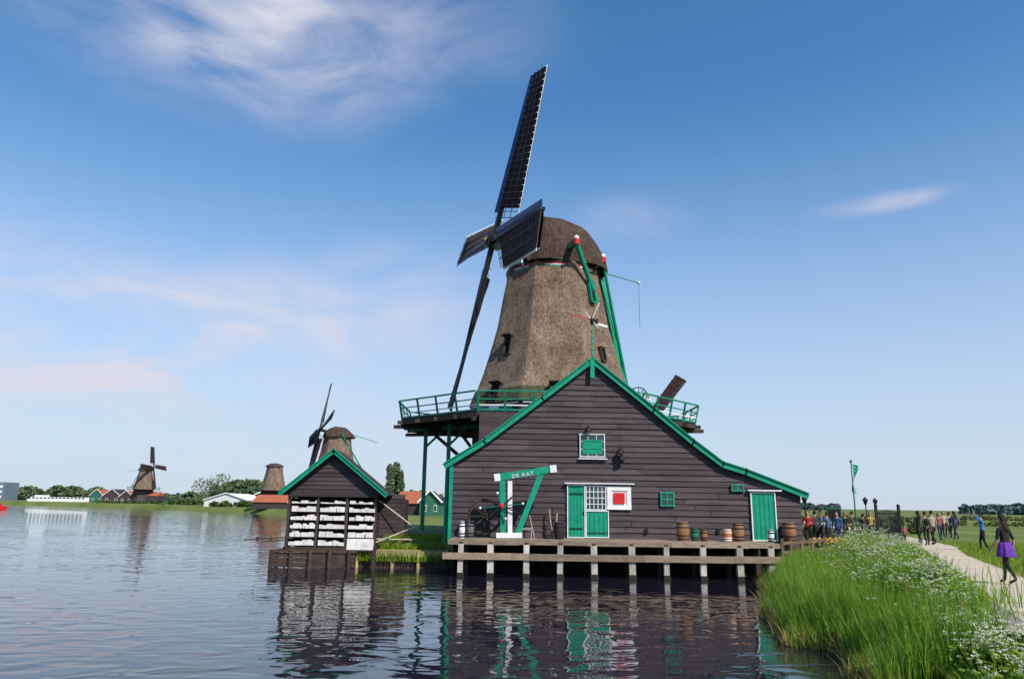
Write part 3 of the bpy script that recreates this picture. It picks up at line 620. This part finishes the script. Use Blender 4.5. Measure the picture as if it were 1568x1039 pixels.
# ------------------------------------------------------------------ vegetation near
SH=[(4,1.8),(9.5,5.2),(14.5,6.85),(18.7,6.7),(22.8,8.1),(29,10.2),(33,12.3),(35.5,13.0)]
PLT=[(y,x) for x,y in pl]; PRT=[(y,x) for x,y in pr]
def blades(name,n,samp,hr,w,mats,lean=.35,dry=.07):
    vs=[];fs=[];ms=[]
    for _ in range(n):
        r=samp()
        if r is None: continue
        x,y,z,hs=r; h=U(*hr)*hs; t=U(0,6.283); dx,dy=math.cos(t),math.sin(t); l=U(.05,lean)*h; a=U(0,6.283); l1=math.cos(a)*l; l2=math.sin(a)*l; ww=w*U(.6,1.3)
        o=len(vs)
        vs+= [(x-dx*ww,y-dy*ww,z),(x+dx*ww,y+dy*ww,z),(x+l1*.35-dx*ww*.8,y+l2*.35-dy*ww*.8,z+h*.55),(x+l1*.35+dx*ww*.8,y+l2*.35+dy*ww*.8,z+h*.55),(x+l1,y+l2,z+h*U(.9,1))]
        fs+=[(o,o+1,o+3,o+2),(o+2,o+3,o+4)]; k=0 if (len(mats)==1 or R()>dry) else 1; ms+=[k,k]
    mb=MB(); mb.v=vs;mb.f=fs;mb.m=ms; return mb.obj(name,mats)
def bankz(x,y):
    d=x-lerp_tab(SH,y); return max(-.3,min(ZG,-.35+d/BW*1.5*1.02))
def s_reed():
    y=U(13.0,33); x0=lerp_tab(SH,y); wdt=2.4 if y<22 else 2.0
    e=.3*math.sin(y*1.7)+.2*math.sin(y*4.3); x=x0+e+abs(random.gauss(0,.5))*wdt
    q=(x-x0)/wdt; hs=.8+.5*math.exp(-((q-.35)/.35)**2)+.14*math.sin(x*3.1+y*2)
    return (x,y,bankz(x,y)-.05,hs)
blades('reeds',32000,s_reed,(.7,1.2),.011,[REED,DRY],.35,dry=.06)
def s_reedbase():
    y=U(13.0,31); x0=lerp_tab(SH,y); e=.3*math.sin(y*1.7)+.2*math.sin(y*4.3); x=x0+e+U(-.15,.5)
    return (x,y,-.1,1)
blades('old_reed_stalks',4000,s_reedbase,(.25,.6),.012,[DRY],.8,dry=0)
def s_meadow():
    y=6+28*R()**1.4; x0=lerp_tab(SH,y)+1.0; x1=lerp_tab(PLT,y); x=U(x0,x1+.05)
    gap=x1-x; c=.85+.35*math.sin(x*1.9+y*.8)*math.sin(y*1.3-x)
    return (x,y,bankz(x,y),c*min(1,.22+max(0,gap-.3)*.36))
blades('meadow_grass',70000,s_meadow,(.45,1.0),.010,[BLADE,DRY],.7,dry=.06)
def s_right():
    y=U(12,42); x=lerp_tab(PRT,y)+abs(random.gauss(0,3))-.08; return (x,y,ZG,1)
blades('verge_grass',18000,s_right,(.08,.3),.012,[BLADE,DRY],.6,dry=.12)
def s_quay():
    x=U(-7.4,-3.2) ; y=U(35.9,38.5); return (x,y,.78 if y<36.3 else ZG,1)
blades('quay_grass',8000,s_quay,(.1,.4),.015,[BLADE,DRY],.6)
def s_quayw():
    x=PX(U(545,680),35.3,.5).x+random.gauss(0,.1); return (x,35.3+U(-.1,.1),.3,1)
blades('quay_edge_weeds',500,s_quayw,(.2,.6),.015,[BLADE],.6)
def parsley():
    mb=MB(); cnt=0
    while cnt<400:
        y=9.6+25.5*R()**1.15; x0=lerp_tab(SH,y)+1.2; x1=lerp_tab(PLT,y)-.35; q=min(1,max(0,random.gauss(.54,.25)))
        if math.sin(x0*1.3+y*1.1+q*5)+.5*math.sin(y*3+q*7)<-.15: continue
        if y<12 and R()<.45: continue
        x=x0+(x1-x0)*q; z=bankz(x,y); gap=x1+.35-x; h=U(.65,1.2)*min(1,.5+gap*.22); cnt+=1
        mb.cyl((x,y,z),(x,y,z+h*.6),.008,.006,4,1)
        for k in range(random.randint(5,11)):
            t=U(0,6.28); r=U(.05,.42)*h; hx,hy,hz=x+math.cos(t)*r,y+math.sin(t)*r,z+h*U(.55,1.05)
            mb.beam((x,y,z+h*U(.3,.5)),(hx,hy,hz),.006,.006,1)
            R0_=U(.025,.068); tx_,ty_=U(-.5,.5),U(-.5,.5)
            for j in range(18):
                a=U(0,6.28); rr=R0_*math.sqrt(R()); ox,oy=math.cos(a)*rr,math.sin(a)*rr; cx,cy,cz=hx+ox,hy+oy,hz+.015-rr*.25+ox*tx_+oy*ty_+U(-.01,.01); s=U(.007,.014); b=U(0,1.5); u,v_=math.cos(b)*s,math.sin(b)*s; tl=U(-.6,.6)*s
                mb.add([(cx-u,cy-v_,cz-tl),(cx+v_,cy-u,cz),(cx+u,cy+v_,cz+tl),(cx-v_,cy+u,cz)],[(0,1,2,3)],0)
        for k in range(14):
            t=U(0,6.28); r=U(.08,.3); cx,cy,cz=x+math.cos(t)*r,y+math.sin(t)*r,z+h*U(.15,.65); s=U(.03,.07)
            mb.add([(cx-s,cy,cz),(cx,cy-s,cz-.02),(cx+s,cy,cz),(cx,cy+s,cz+.02)],[(0,1,2,3)],1)
    mb.obj('cow_parsley',[UMBEL,BLADE])
parsley()
# ------------------------------------------------------------------ fence, gate, flagpole, sign
mb=MB()
fx=[(1198,31.9),(1212,32.4),(1228,33.2),(1244,34.0),(1262,35.4)]
pts=[PX(a,b,1.2) for a,b in fx]
for p in pts: mb.beam((p.x,p.y,-.5 if p.y<35 else .9),(p.x+U(-.04,.04),p.y,ZG+U(.4,.6)),.12,.12)
for a,b in zip(pts,pts[1:]):
    for z in(.0,.4): mb.beam((a.x,a.y,ZG+z+U(-.03,.03)),(b.x,b.y,ZG+z),.06,.12)
mb.obj('wooden_fence',[mk('fence_wood',(.15,.10,.07),.85,.3,4,island=.2)])
mb=MB(); c=PX(1364,39,ZG)
for i in range(12): mb.beam((c.x-.5+i*.09,39,ZG),(c.x-.5+i*.09,39,ZG+1.75+.1*math.sin(i/11*math.pi)),.04,.04)
for z in(.2,1.0,1.65): mb.beam((c.x-.55,39,ZG+z),(c.x+.55,39,ZG+z),.05,.06)
for x in(-.6,.6): mb.beam((c.x+x,39,ZG),(c.x+x,39,ZG+2),.12,.12); mb.ball((c.x+x,39,ZG+2.06),.09)
mb.obj('iron_gate',[BLACK])
mb=MB()
for k in range(9):
    p=PX(1252+k*11,39.3+.1*k,ZG); mb.beam(p,p+Vector((0,0,1.1)),.07,.07)
a=PX(1250,39.3,ZG);b=PX(1344,40.1,ZG)
for z in(.5,1.0): mb.beam(a+Vector((0,0,z)),b+Vector((0,0,z)),.05,.08)
mb.obj('garden_railing',[DWOOD])
mb=MB(); c=PX(1314,42,ZG); zt=PY(1312,706,42).z
mb.cyl((c.x,42,ZG),(c.x,42,zt),.05,.03,8,1); mb.ball((c.x,42,zt),.08,1)
n=8; vs=[]
for i in range(n+1):
    q=i/n; vs+=[(c.x+.03+.10*math.sin(q*5)*q,42-.08*math.sin(q*6),zt-.15-q*1.6),(c.x+.03+.22*(1-q*.55)+.10*math.sin(q*6+1),42-.12*math.cos(q*5),zt-.25-q*1.6)]
mb.add(vs,[(2*i,2*i+1,2*i+3,2*i+2) for i in range(n)],0)
mb.obj('flagpole',[GREEN,DGREEN])
mb=MB(); c=PX(1281,40,ZG); mb.box((c.x,40,ZG+1.55),(.8,.06,.7),0); mb.box((c.x,39.96,ZG+1.55),(.68,.02,.58),1); mb.beam((c.x-.35,40.05,ZG),(c.x-.35,40.05,ZG+1.9),.07,.07,0); mb.beam((c.x+.35,40.05,ZG),(c.x+.35,40.05,ZG+1.9),.07,.07,0); mb.obj('information_board',[DGREEN,DARK])
for px,Y in((1237,38),(1331,41),(1346,44)):
    mb=MB(); c=PX(px,Y,ZG); mb.cyl((c.x,Y,ZG),(c.x,Y,ZG+2.1),.04,.03,8); mb.lathe(Vector((c.x,Y,ZG+2.1)),[(.06,0),(.15,.25),(.17,.27),(.03,.42)],6,0); mb.obj('street_lamp',[BLACK])
mb=MB()
for _ in range(350):
    c=PX(U(1240,1310),U(36.0,38.4),ZG); z=ZG+U(.2,.45); mb.ball((c.x,c.y,z),.03,random.choice([0,0,1,2]),5,4)
mb.obj('flower_bed',[mk('yellow_petals',(.8,.6,.03),.6),RED,mk('pink_petals',(.7,.2,.3),.6)])
# ------------------------------------------------------------------ people
CM={}
def cmat(c):
    if c not in CM: CM[c]=mk('fabric_%d'%len(CM),c,.85,.2,12,bump=.2,bscale=25)
    return CM[c]
def skin_mesh(verts,edges,rad,root=0,sub=1):
    me=bpy.data.meshes.new('tmp'); me.from_pydata(verts,edges,[]); o=bpy.data.objects.new('tmp',me); sc.collection.objects.link(o)
    sm=o.modifiers.new('s','SKIN'); sm.use_smooth_shade=True
    if sub: 
        m=o.modifiers.new('u','SUBSURF'); m.levels=sub; m.render_levels=sub
    for i,r in enumerate(rad):
        d=me.skin_vertices[0].data[i]; d.radius=r if hasattr(r,'__len__') else (r,r); d.use_root=(i==root)
    dg=bpy.context.evaluated_depsgraph_get(); ev=o.evaluated_get(dg); em=ev.to_mesh()
    V=[v.co.copy() for v in em.vertices]; Fs=[tuple(p.vertices) for p in em.polygons]; ev.to_mesh_clear(); bpy.data.objects.remove(o); bpy.data.meshes.remove(me)
    return V,Fs
def person(name,loc,h=1.7,face=0,top=(.02,.02,.02),legs=(.02,.02,.03),hair=(.03,.017,.012),stride=.25,arms='down',longhair=False,skirt=None,female=False,bag=None,sleeve=False,bend=0):
    s=stride; sw=.17 if female else .195
    J={'pel':(0,0,.93),'sp':(0,.0,1.1),'ch':(0,bend*.1,1.28),'nb':(0,bend*.14-.005,1.42),'nk':(0,.01+bend*.16,1.49),'hd':(0,.02+bend*.18,1.56)}
    for sg,n in((1,'R'),(-1,'L')):
        f=s*sg
        J['hip'+n]=(.09*sg,0,.87); J['kn'+n]=(.1*sg,f*.45+.05,.49+(.02 if f<0 else 0)); J['an'+n]=(.1*sg,f*.9-(.05 if f<0 else 0),.09+(.05 if f<0 else 0)); J['to'+n]=(.11*sg,f*.9+.15,.035)
        J['sh'+n]=(sw*sg,bend*.13,1.37)
        if arms=='down': J['el'+n]=((sw+.05)*sg,-f*.25-.02,1.1); J['wr'+n]=((sw+.06)*sg,-f*.5+.08,.87)
        elif arms=='camera': J['el'+n]=((sw+.06)*sg,.18,1.2); J['wr'+n]=(.09*sg,.3,1.46)
        elif arms=='up': J['el'+n]=((sw+.13)*sg,.1,1.45); J['wr'+n]=(.12*sg,.22,1.66)
        elif arms=='hold': J['el'+n]=((sw+.06)*sg,-.02,1.1); J['wr'+n]=(.12*sg,.26,1.12)
    keys=list(J); idx={k:i for i,k in enumerate(keys)}
    fm=.9 if female else 1
    rad={'pel':(.15,.115),'sp':(.125*fm,.095),'ch':(.15*fm,.105),'nb':(.085,.065),'nk':(.05,.05),'hd':(.06,.06)}
    for n in 'RL': rad.update({'hip'+n:.092,'kn'+n:.058,'an'+n:.038,'to'+n:(.036,.028),'sh'+n:.056*fm,'el'+n:.041*fm,'wr'+n:.026})
    E=[('pel','sp'),('sp','ch'),('ch','nb'),('nb','nk'),('nk','hd')]
    for n in 'RL': E+=[('pel','hip'+n),('hip'+n,'kn'+n),('kn'+n,'an'+n),('an'+n,'to'+n),('ch','sh'+n),('sh'+n,'el'+n),('el'+n,'wr'+n)]
    V,Fs=skin_mesh([J[k] for k in keys],[(idx[a],idx[b]) for a,b in E],[rad[k] for k in keys])
    mats=[cmat(top),cmat(legs),SKIN,cmat(hair),BLACK,WHITE]
    if skirt: mats.append(cmat(skirt))
    mb=MB(); mb.v=[tuple(v) for v in V]
    def lab(a,b):
        if a in('nb','nk') : return 2
        if a=='pel' and b.startswith('hip') or a.startswith('hip') or a.startswith('kn'): return 1
        if a.startswith('an'): return 4
        if a.startswith('el'): return 0 if sleeve else 2
        return 0
    for f in Fs:
        c=sum((V[i] for i in f),Vector())/len(f); best=9;bl=0
        for a,b in E:
            A=Vector(J[a]);B=Vector(J[b]);t=max(0,min(1,(c-A).dot(B-A)/(B-A).length_squared)); d=(c-A-(B-A)*t).length
            if d<best: best=d;bl=lab(a,b)
        if bl==0 and c.z<.93 and abs(c.x)<.17: bl=1
        mb.f.append(f); mb.m.append(bl)
    hc=Vector(J['hd'])+Vector((0,.0,.05))
    mb.ball(hc,(.073,.092,.112),2,14,10)
    mb.ball(hc+Vector((0,.035,-.055)),(.05,.052,.05),2,10,8)
    mb.ball(hc+Vector((0,.098,-.015)),(.013,.02,.024),2,8,6)
    for sg in(-1,1): mb.ball(hc+Vector((.077*sg,.0,-.01)),(.012,.02,.03),2,8,6); mb.ball(hc+Vector((.03*sg,.082,.008)),(.013,.01,.008),5,8,6); mb.ball(hc+Vector((.03*sg,.09,.008)),(.006,.004,.006),4,6,5); mb.ball(hc+Vector((.03*sg,.086,.028)),(.018,.008,.004),3,6,5)
    mb.ball(hc+Vector((0,.083,-.055)),(.022,.01,.007),2,8,5)
    mb.ball(hc+Vector((0,-.022,.03)),(.084,.09,.1),3,14,10)
    if longhair:
        mb.ball(hc+Vector((0,-.06,-.06)),(.08,.055,.14),3,12,9); mb.ball(hc+Vector((.01,-.085,-.17)),(.085,.045,.15),3,12,9)
        for k in range(14): x=U(-.08,.08); mb.cyl(hc+Vector((x,-.09,-.05)),hc+Vector((x*1.2,-.1+U(-.02,.02),-.3-U(0,.06))),.018,.004,5,3)
    for n,sg in(('R',1),('L',-1)):
        w=Vector(J['wr'+n]); e=Vector(J['el'+n]); d=(w-e).normalized(); side=Vector((0,1,0)) if abs(d.y)<.7 else Vector((1,0,0)); side=(side-d*side.dot(d)).normalized(); nr=d.cross(side)*(-sg)
        vv=[w,w+d*.05,w+d*.085]; ee=[(0,1),(1,2)]; rr=[(.024,.018),(.034,.016),(.036,.014)]
        for k,ln in enumerate((.062,.072,.067,.052)):
            b=w+d*.09+side*(.024-.016*k); i0=len(vv); vv+=[b,b+d*ln*.5+nr*.006,b+d*ln*.9+nr*.022]; ee+=[(2,i0),(i0,i0+1),(i0+1,i0+2)]; rr+=[.009,.0085,.007]
        i0=len(vv); vv+=[w+d*.035+side*.035,w+d*.065+side*.052,w+d*.09+side*.055+nr*.01]; ee+=[(1,i0),(i0,i0+1),(i0+1,i0+2)]; rr+=[.012,.010,.008]
        hv,hf=skin_mesh(vv,ee,rr,0,1); mb.add(hv,hf,2)
    if arms in('camera','up'):
        m=(Vector(J['wrR'])+Vector(J['wrL']))/2+Vector((0,.06,.05)); mb.box(m,(.14,.05,.09),4); mb.cyl(m+Vector((0,.02,0)),m+Vector((0,.09,0)),.032,.03,12,4)
    if skirt:
        prof=[(.145,1.03),(.165,.97),(.19,.9),(.215,.8),(.245,.68),(.24,.67)]
        rf=lambda t:(1+.07*math.sin(t*7)+.04*math.sin(t*12))*(1-.15*abs(math.sin(t)))
        mb.lathe(Vector((0,.0,0)),prof,42,6,rf)
    if bag: 
        mats.append(cmat(bag)); k=len(mats)-1; mb.ball((0,-.17,1.2),(.14,.09,.2),k,12,8); mb.beam((.1,-.1,1.38),(.1,.1,1.36),.04,.02,k); mb.beam((-.1,-.1,1.38),(-.1,.1,1.36),.04,.02,k)
    k=h/1.7; rot=Matrix.Rotation(face,3,'Z'); lo=Vector(loc)
    mb.v=[tuple(rot@(Vector(v)*k)+lo) for v in mb.v]
    mb.obj(name,mats,smooth=True)
def PP(name,px,py,z=ZP,**k):
    p=PZ(px,py,z); person(name,p,**k)
BK_=(.015,.015,.018)
PP('woman',1547,894,h=1.70,face=.35,top=BK_,legs=BK_,skirt=(.13,.035,.30),longhair=True,female=True,stride=.22,sleeve=False)
PP('person',1508,845,z=ZG,h=1.72,face=1.2,top=(.05,.2,.5),legs=BK_,arms='up',sleeve=True,female=True,stride=.12)
A=[(1410,834,BK_,BK_,.2),(1421,835,(.25,.22,.13),BK_,-.1),(1431,834,(.35,.28,.2),BK_,.3),(1441,827,(.3,.1,.1),(.03,.05,.1),3.0),(1448,824,(.5,.4,.3),BK_,2.9),(1457,824,(.3,.3,.35),BK_,.1),(1465,826,(.04,.05,.1),(.03,.03,.05),.2)]
for i,(px,py,t,l,f) in enumerate(A): PP('person',px,py,h=U(1.62,1.78),face=f,top=t,legs=l,stride=U(.1,.28),sleeve=True,female=i%2==0,longhair=i%3==0,bag=BK_ if i in(1,5) else None)
B=[(1240,37,(.45,.03,.03),BK_,2.6,'hold'),(1251,38.6,(.05,.05,.06),BK_,.4,'down'),(1259,38,(.4,.4,.4),BK_,1.5,'down'),(1270,37.4,(.05,.09,.25),BK_,.5,'camera'),(1285,38,(.06,.1,.25),(.05,.07,.15),2.4,'down'),(1297,40,BK_,BK_,3,'down'),(1308,41,(.1,.05,.04),BK_,1,'hold'),(1325,41,(.03,.03,.04),BK_,.3,'down'),(1336,40.5,(.4,.3,.1),BK_,2.8,'down'),(1347,42,BK_,BK_,.2,'down'),(1378,40,BK_,(.02,.02,.03),-.2,'down'),(1387,40.5,(.4,.08,.1),BK_,.2,'down')]
for i,(px,Y,t,l,f,a) in enumerate(B):
    p=PX(px,Y,ZG); h=U(1.6,1.8) if i!=11 else 1.1; person('child' if i==11 else 'person',p,h=h,face=f,top=t,legs=l,arms=a,stride=U(.05,.25),sleeve=True,female=i%2==1)
p=PX(992,43.5,SF); person('person',p,h=1.72,face=2.5,top=(.7,.7,.7),legs=BK_,arms='hold',stride=.05)
# ------------------------------------------------------------------ light
SUN_AZ=math.radians(38); EL_=math.radians(44)
sd=Vector((math.sin(SUN_AZ)*math.cos(EL_),-math.cos(SUN_AZ)*math.cos(EL_),math.sin(EL_)))
sl=bpy.data.lights.new('sun','SUN'); sl.energy=5.0; sl.angle=math.radians(.5); sl.color=(1,.94,.85)
so=bpy.data.objects.new('sun',sl); sc.collection.objects.link(so); so.rotation_euler=sd.to_track_quat('Z','Y').to_euler(); so.location=(20,-20,30)
w=bpy.data.worlds.new("World"); sc.world=w; w.use_nodes=True; nt=w.node_tree;N=nt.nodes;L=nt.links
bg=N['Background']; sky=N.new('ShaderNodeTexSky'); sky.sky_type='NISHITA'; sky.sun_disc=False; sky.sun_elevation=EL_; sky.sun_rotation=math.atan2(sd.x,sd.y); sky.air_density=1.0; sky.dust_density=.4; sky.ozone_density=2.5
tint=N.new('ShaderNodeVectorMath'); tint.operation='MULTIPLY'; tint.inputs[1].default_value=(.75,1.40,1.75); L.new(sky.outputs[0],tint.inputs[0])
tc=N.new('ShaderNodeTexCoord'); masks=[]
sp=N.new('ShaderNodeSeparateXYZ'); L.new(tc.outputs['Generated'],sp.inputs[0])
hz=N.new('ShaderNodeMapRange'); hz.interpolation_type='SMOOTHSTEP'; hz.inputs[1].default_value=-.08; hz.inputs[2].default_value=.55; hz.inputs[3].default_value=.98; hz.inputs[4].default_value=0; L.new(sp.outputs[2],hz.inputs[0])
hm=N.new('ShaderNodeMix'); hm.data_type='RGBA'; L.new(hz.outputs[0],hm.inputs['Factor']); L.new(tint.outputs[0],hm.inputs['A']); hm.inputs['B'].default_value=(6.2,6.8,8.0,1)
def blob(px,py,sx,sz,amt):
    d=ray(px,py).normalized(); s=N.new('ShaderNodeVectorMath'); s.operation='SUBTRACT'; L.new(tc.outputs['Generated'],s.inputs[0]); s.inputs[1].default_value=d
    m=N.new('ShaderNodeVectorMath'); m.operation='MULTIPLY'; m.inputs[1].default_value=(1/sx,1.0,1/sz); L.new(s.outputs[0],m.inputs[0])
    l=N.new('ShaderNodeVectorMath'); l.operation='LENGTH'; L.new(m.outputs[0],l.inputs[0])
    r=N.new('ShaderNodeMapRange'); r.interpolation_type='SMOOTHERSTEP'; r.inputs[1].default_value=0; r.inputs[2].default_value=1; r.inputs[3].default_value=amt; r.inputs[4].default_value=0; L.new(l.outputs['Value'],r.inputs[0]); masks.append(r)
blob(330,10,.34,.16,.85); blob(560,30,.35,.12,.45); blob(430,130,.18,.09,.4); blob(80,520,.5,.2,.75); blob(260,470,.2,.07,.5); blob(560,480,.3,.11,.6); blob(640,400,.18,.05,.3); blob(200,620,.7,.22,.6); blob(1345,312,.10,.018,1.0); blob(960,340,.12,.05,.45)
acc=masks[0].outputs[0]
for m in masks[1:]:
    a=N.new('ShaderNodeMath'); a.operation='ADD'; L.new(acc,a.inputs[0]); L.new(m.outputs[0],a.inputs[1]); acc=a.outputs[0]
mp=N.new('ShaderNodeMapping'); mp.inputs['Scale'].default_value=(2.6,2.6,7.); mp.inputs['Rotation'].default_value=(0,.3,0); L.new(tc.outputs['Generated'],mp.inputs[0])
nz=N.new('ShaderNodeTexNoise'); nz.inputs['Scale'].default_value=1.9; nz.inputs['Detail'].default_value=9; nz.inputs['Roughness'].default_value=.55; nz.inputs['Distortion'].default_value=.45; L.new(mp.outputs[0],nz.inputs['Vector'])
mr=N.new('ShaderNodeMapRange'); mr.interpolation_type='SMOOTHSTEP'; mr.inputs[1].default_value=.28; mr.inputs[2].default_value=.8; L.new(nz.outputs[0],mr.inputs[0])
mu=N.new('ShaderNodeMath'); mu.operation='MULTIPLY'; mu.use_clamp=True; L.new(acc,mu.inputs[0]); L.new(mr.outputs[0],mu.inputs[1])
mx=N.new('ShaderNodeMix'); mx.data_type='RGBA'; L.new(mu.outputs[0],mx.inputs['Factor']); L.new(hm.outputs['Result'],mx.inputs['A']); mx.inputs['B'].default_value=(7.1,7.1,8.2,1)
L.new(mx.outputs['Result'],bg.inputs['Color']); bg.inputs['Strength'].default_value=.1
sc.view_settings.view_transform='Standard'; sc.view_settings.look='None'; sc.view_settings.exposure=0
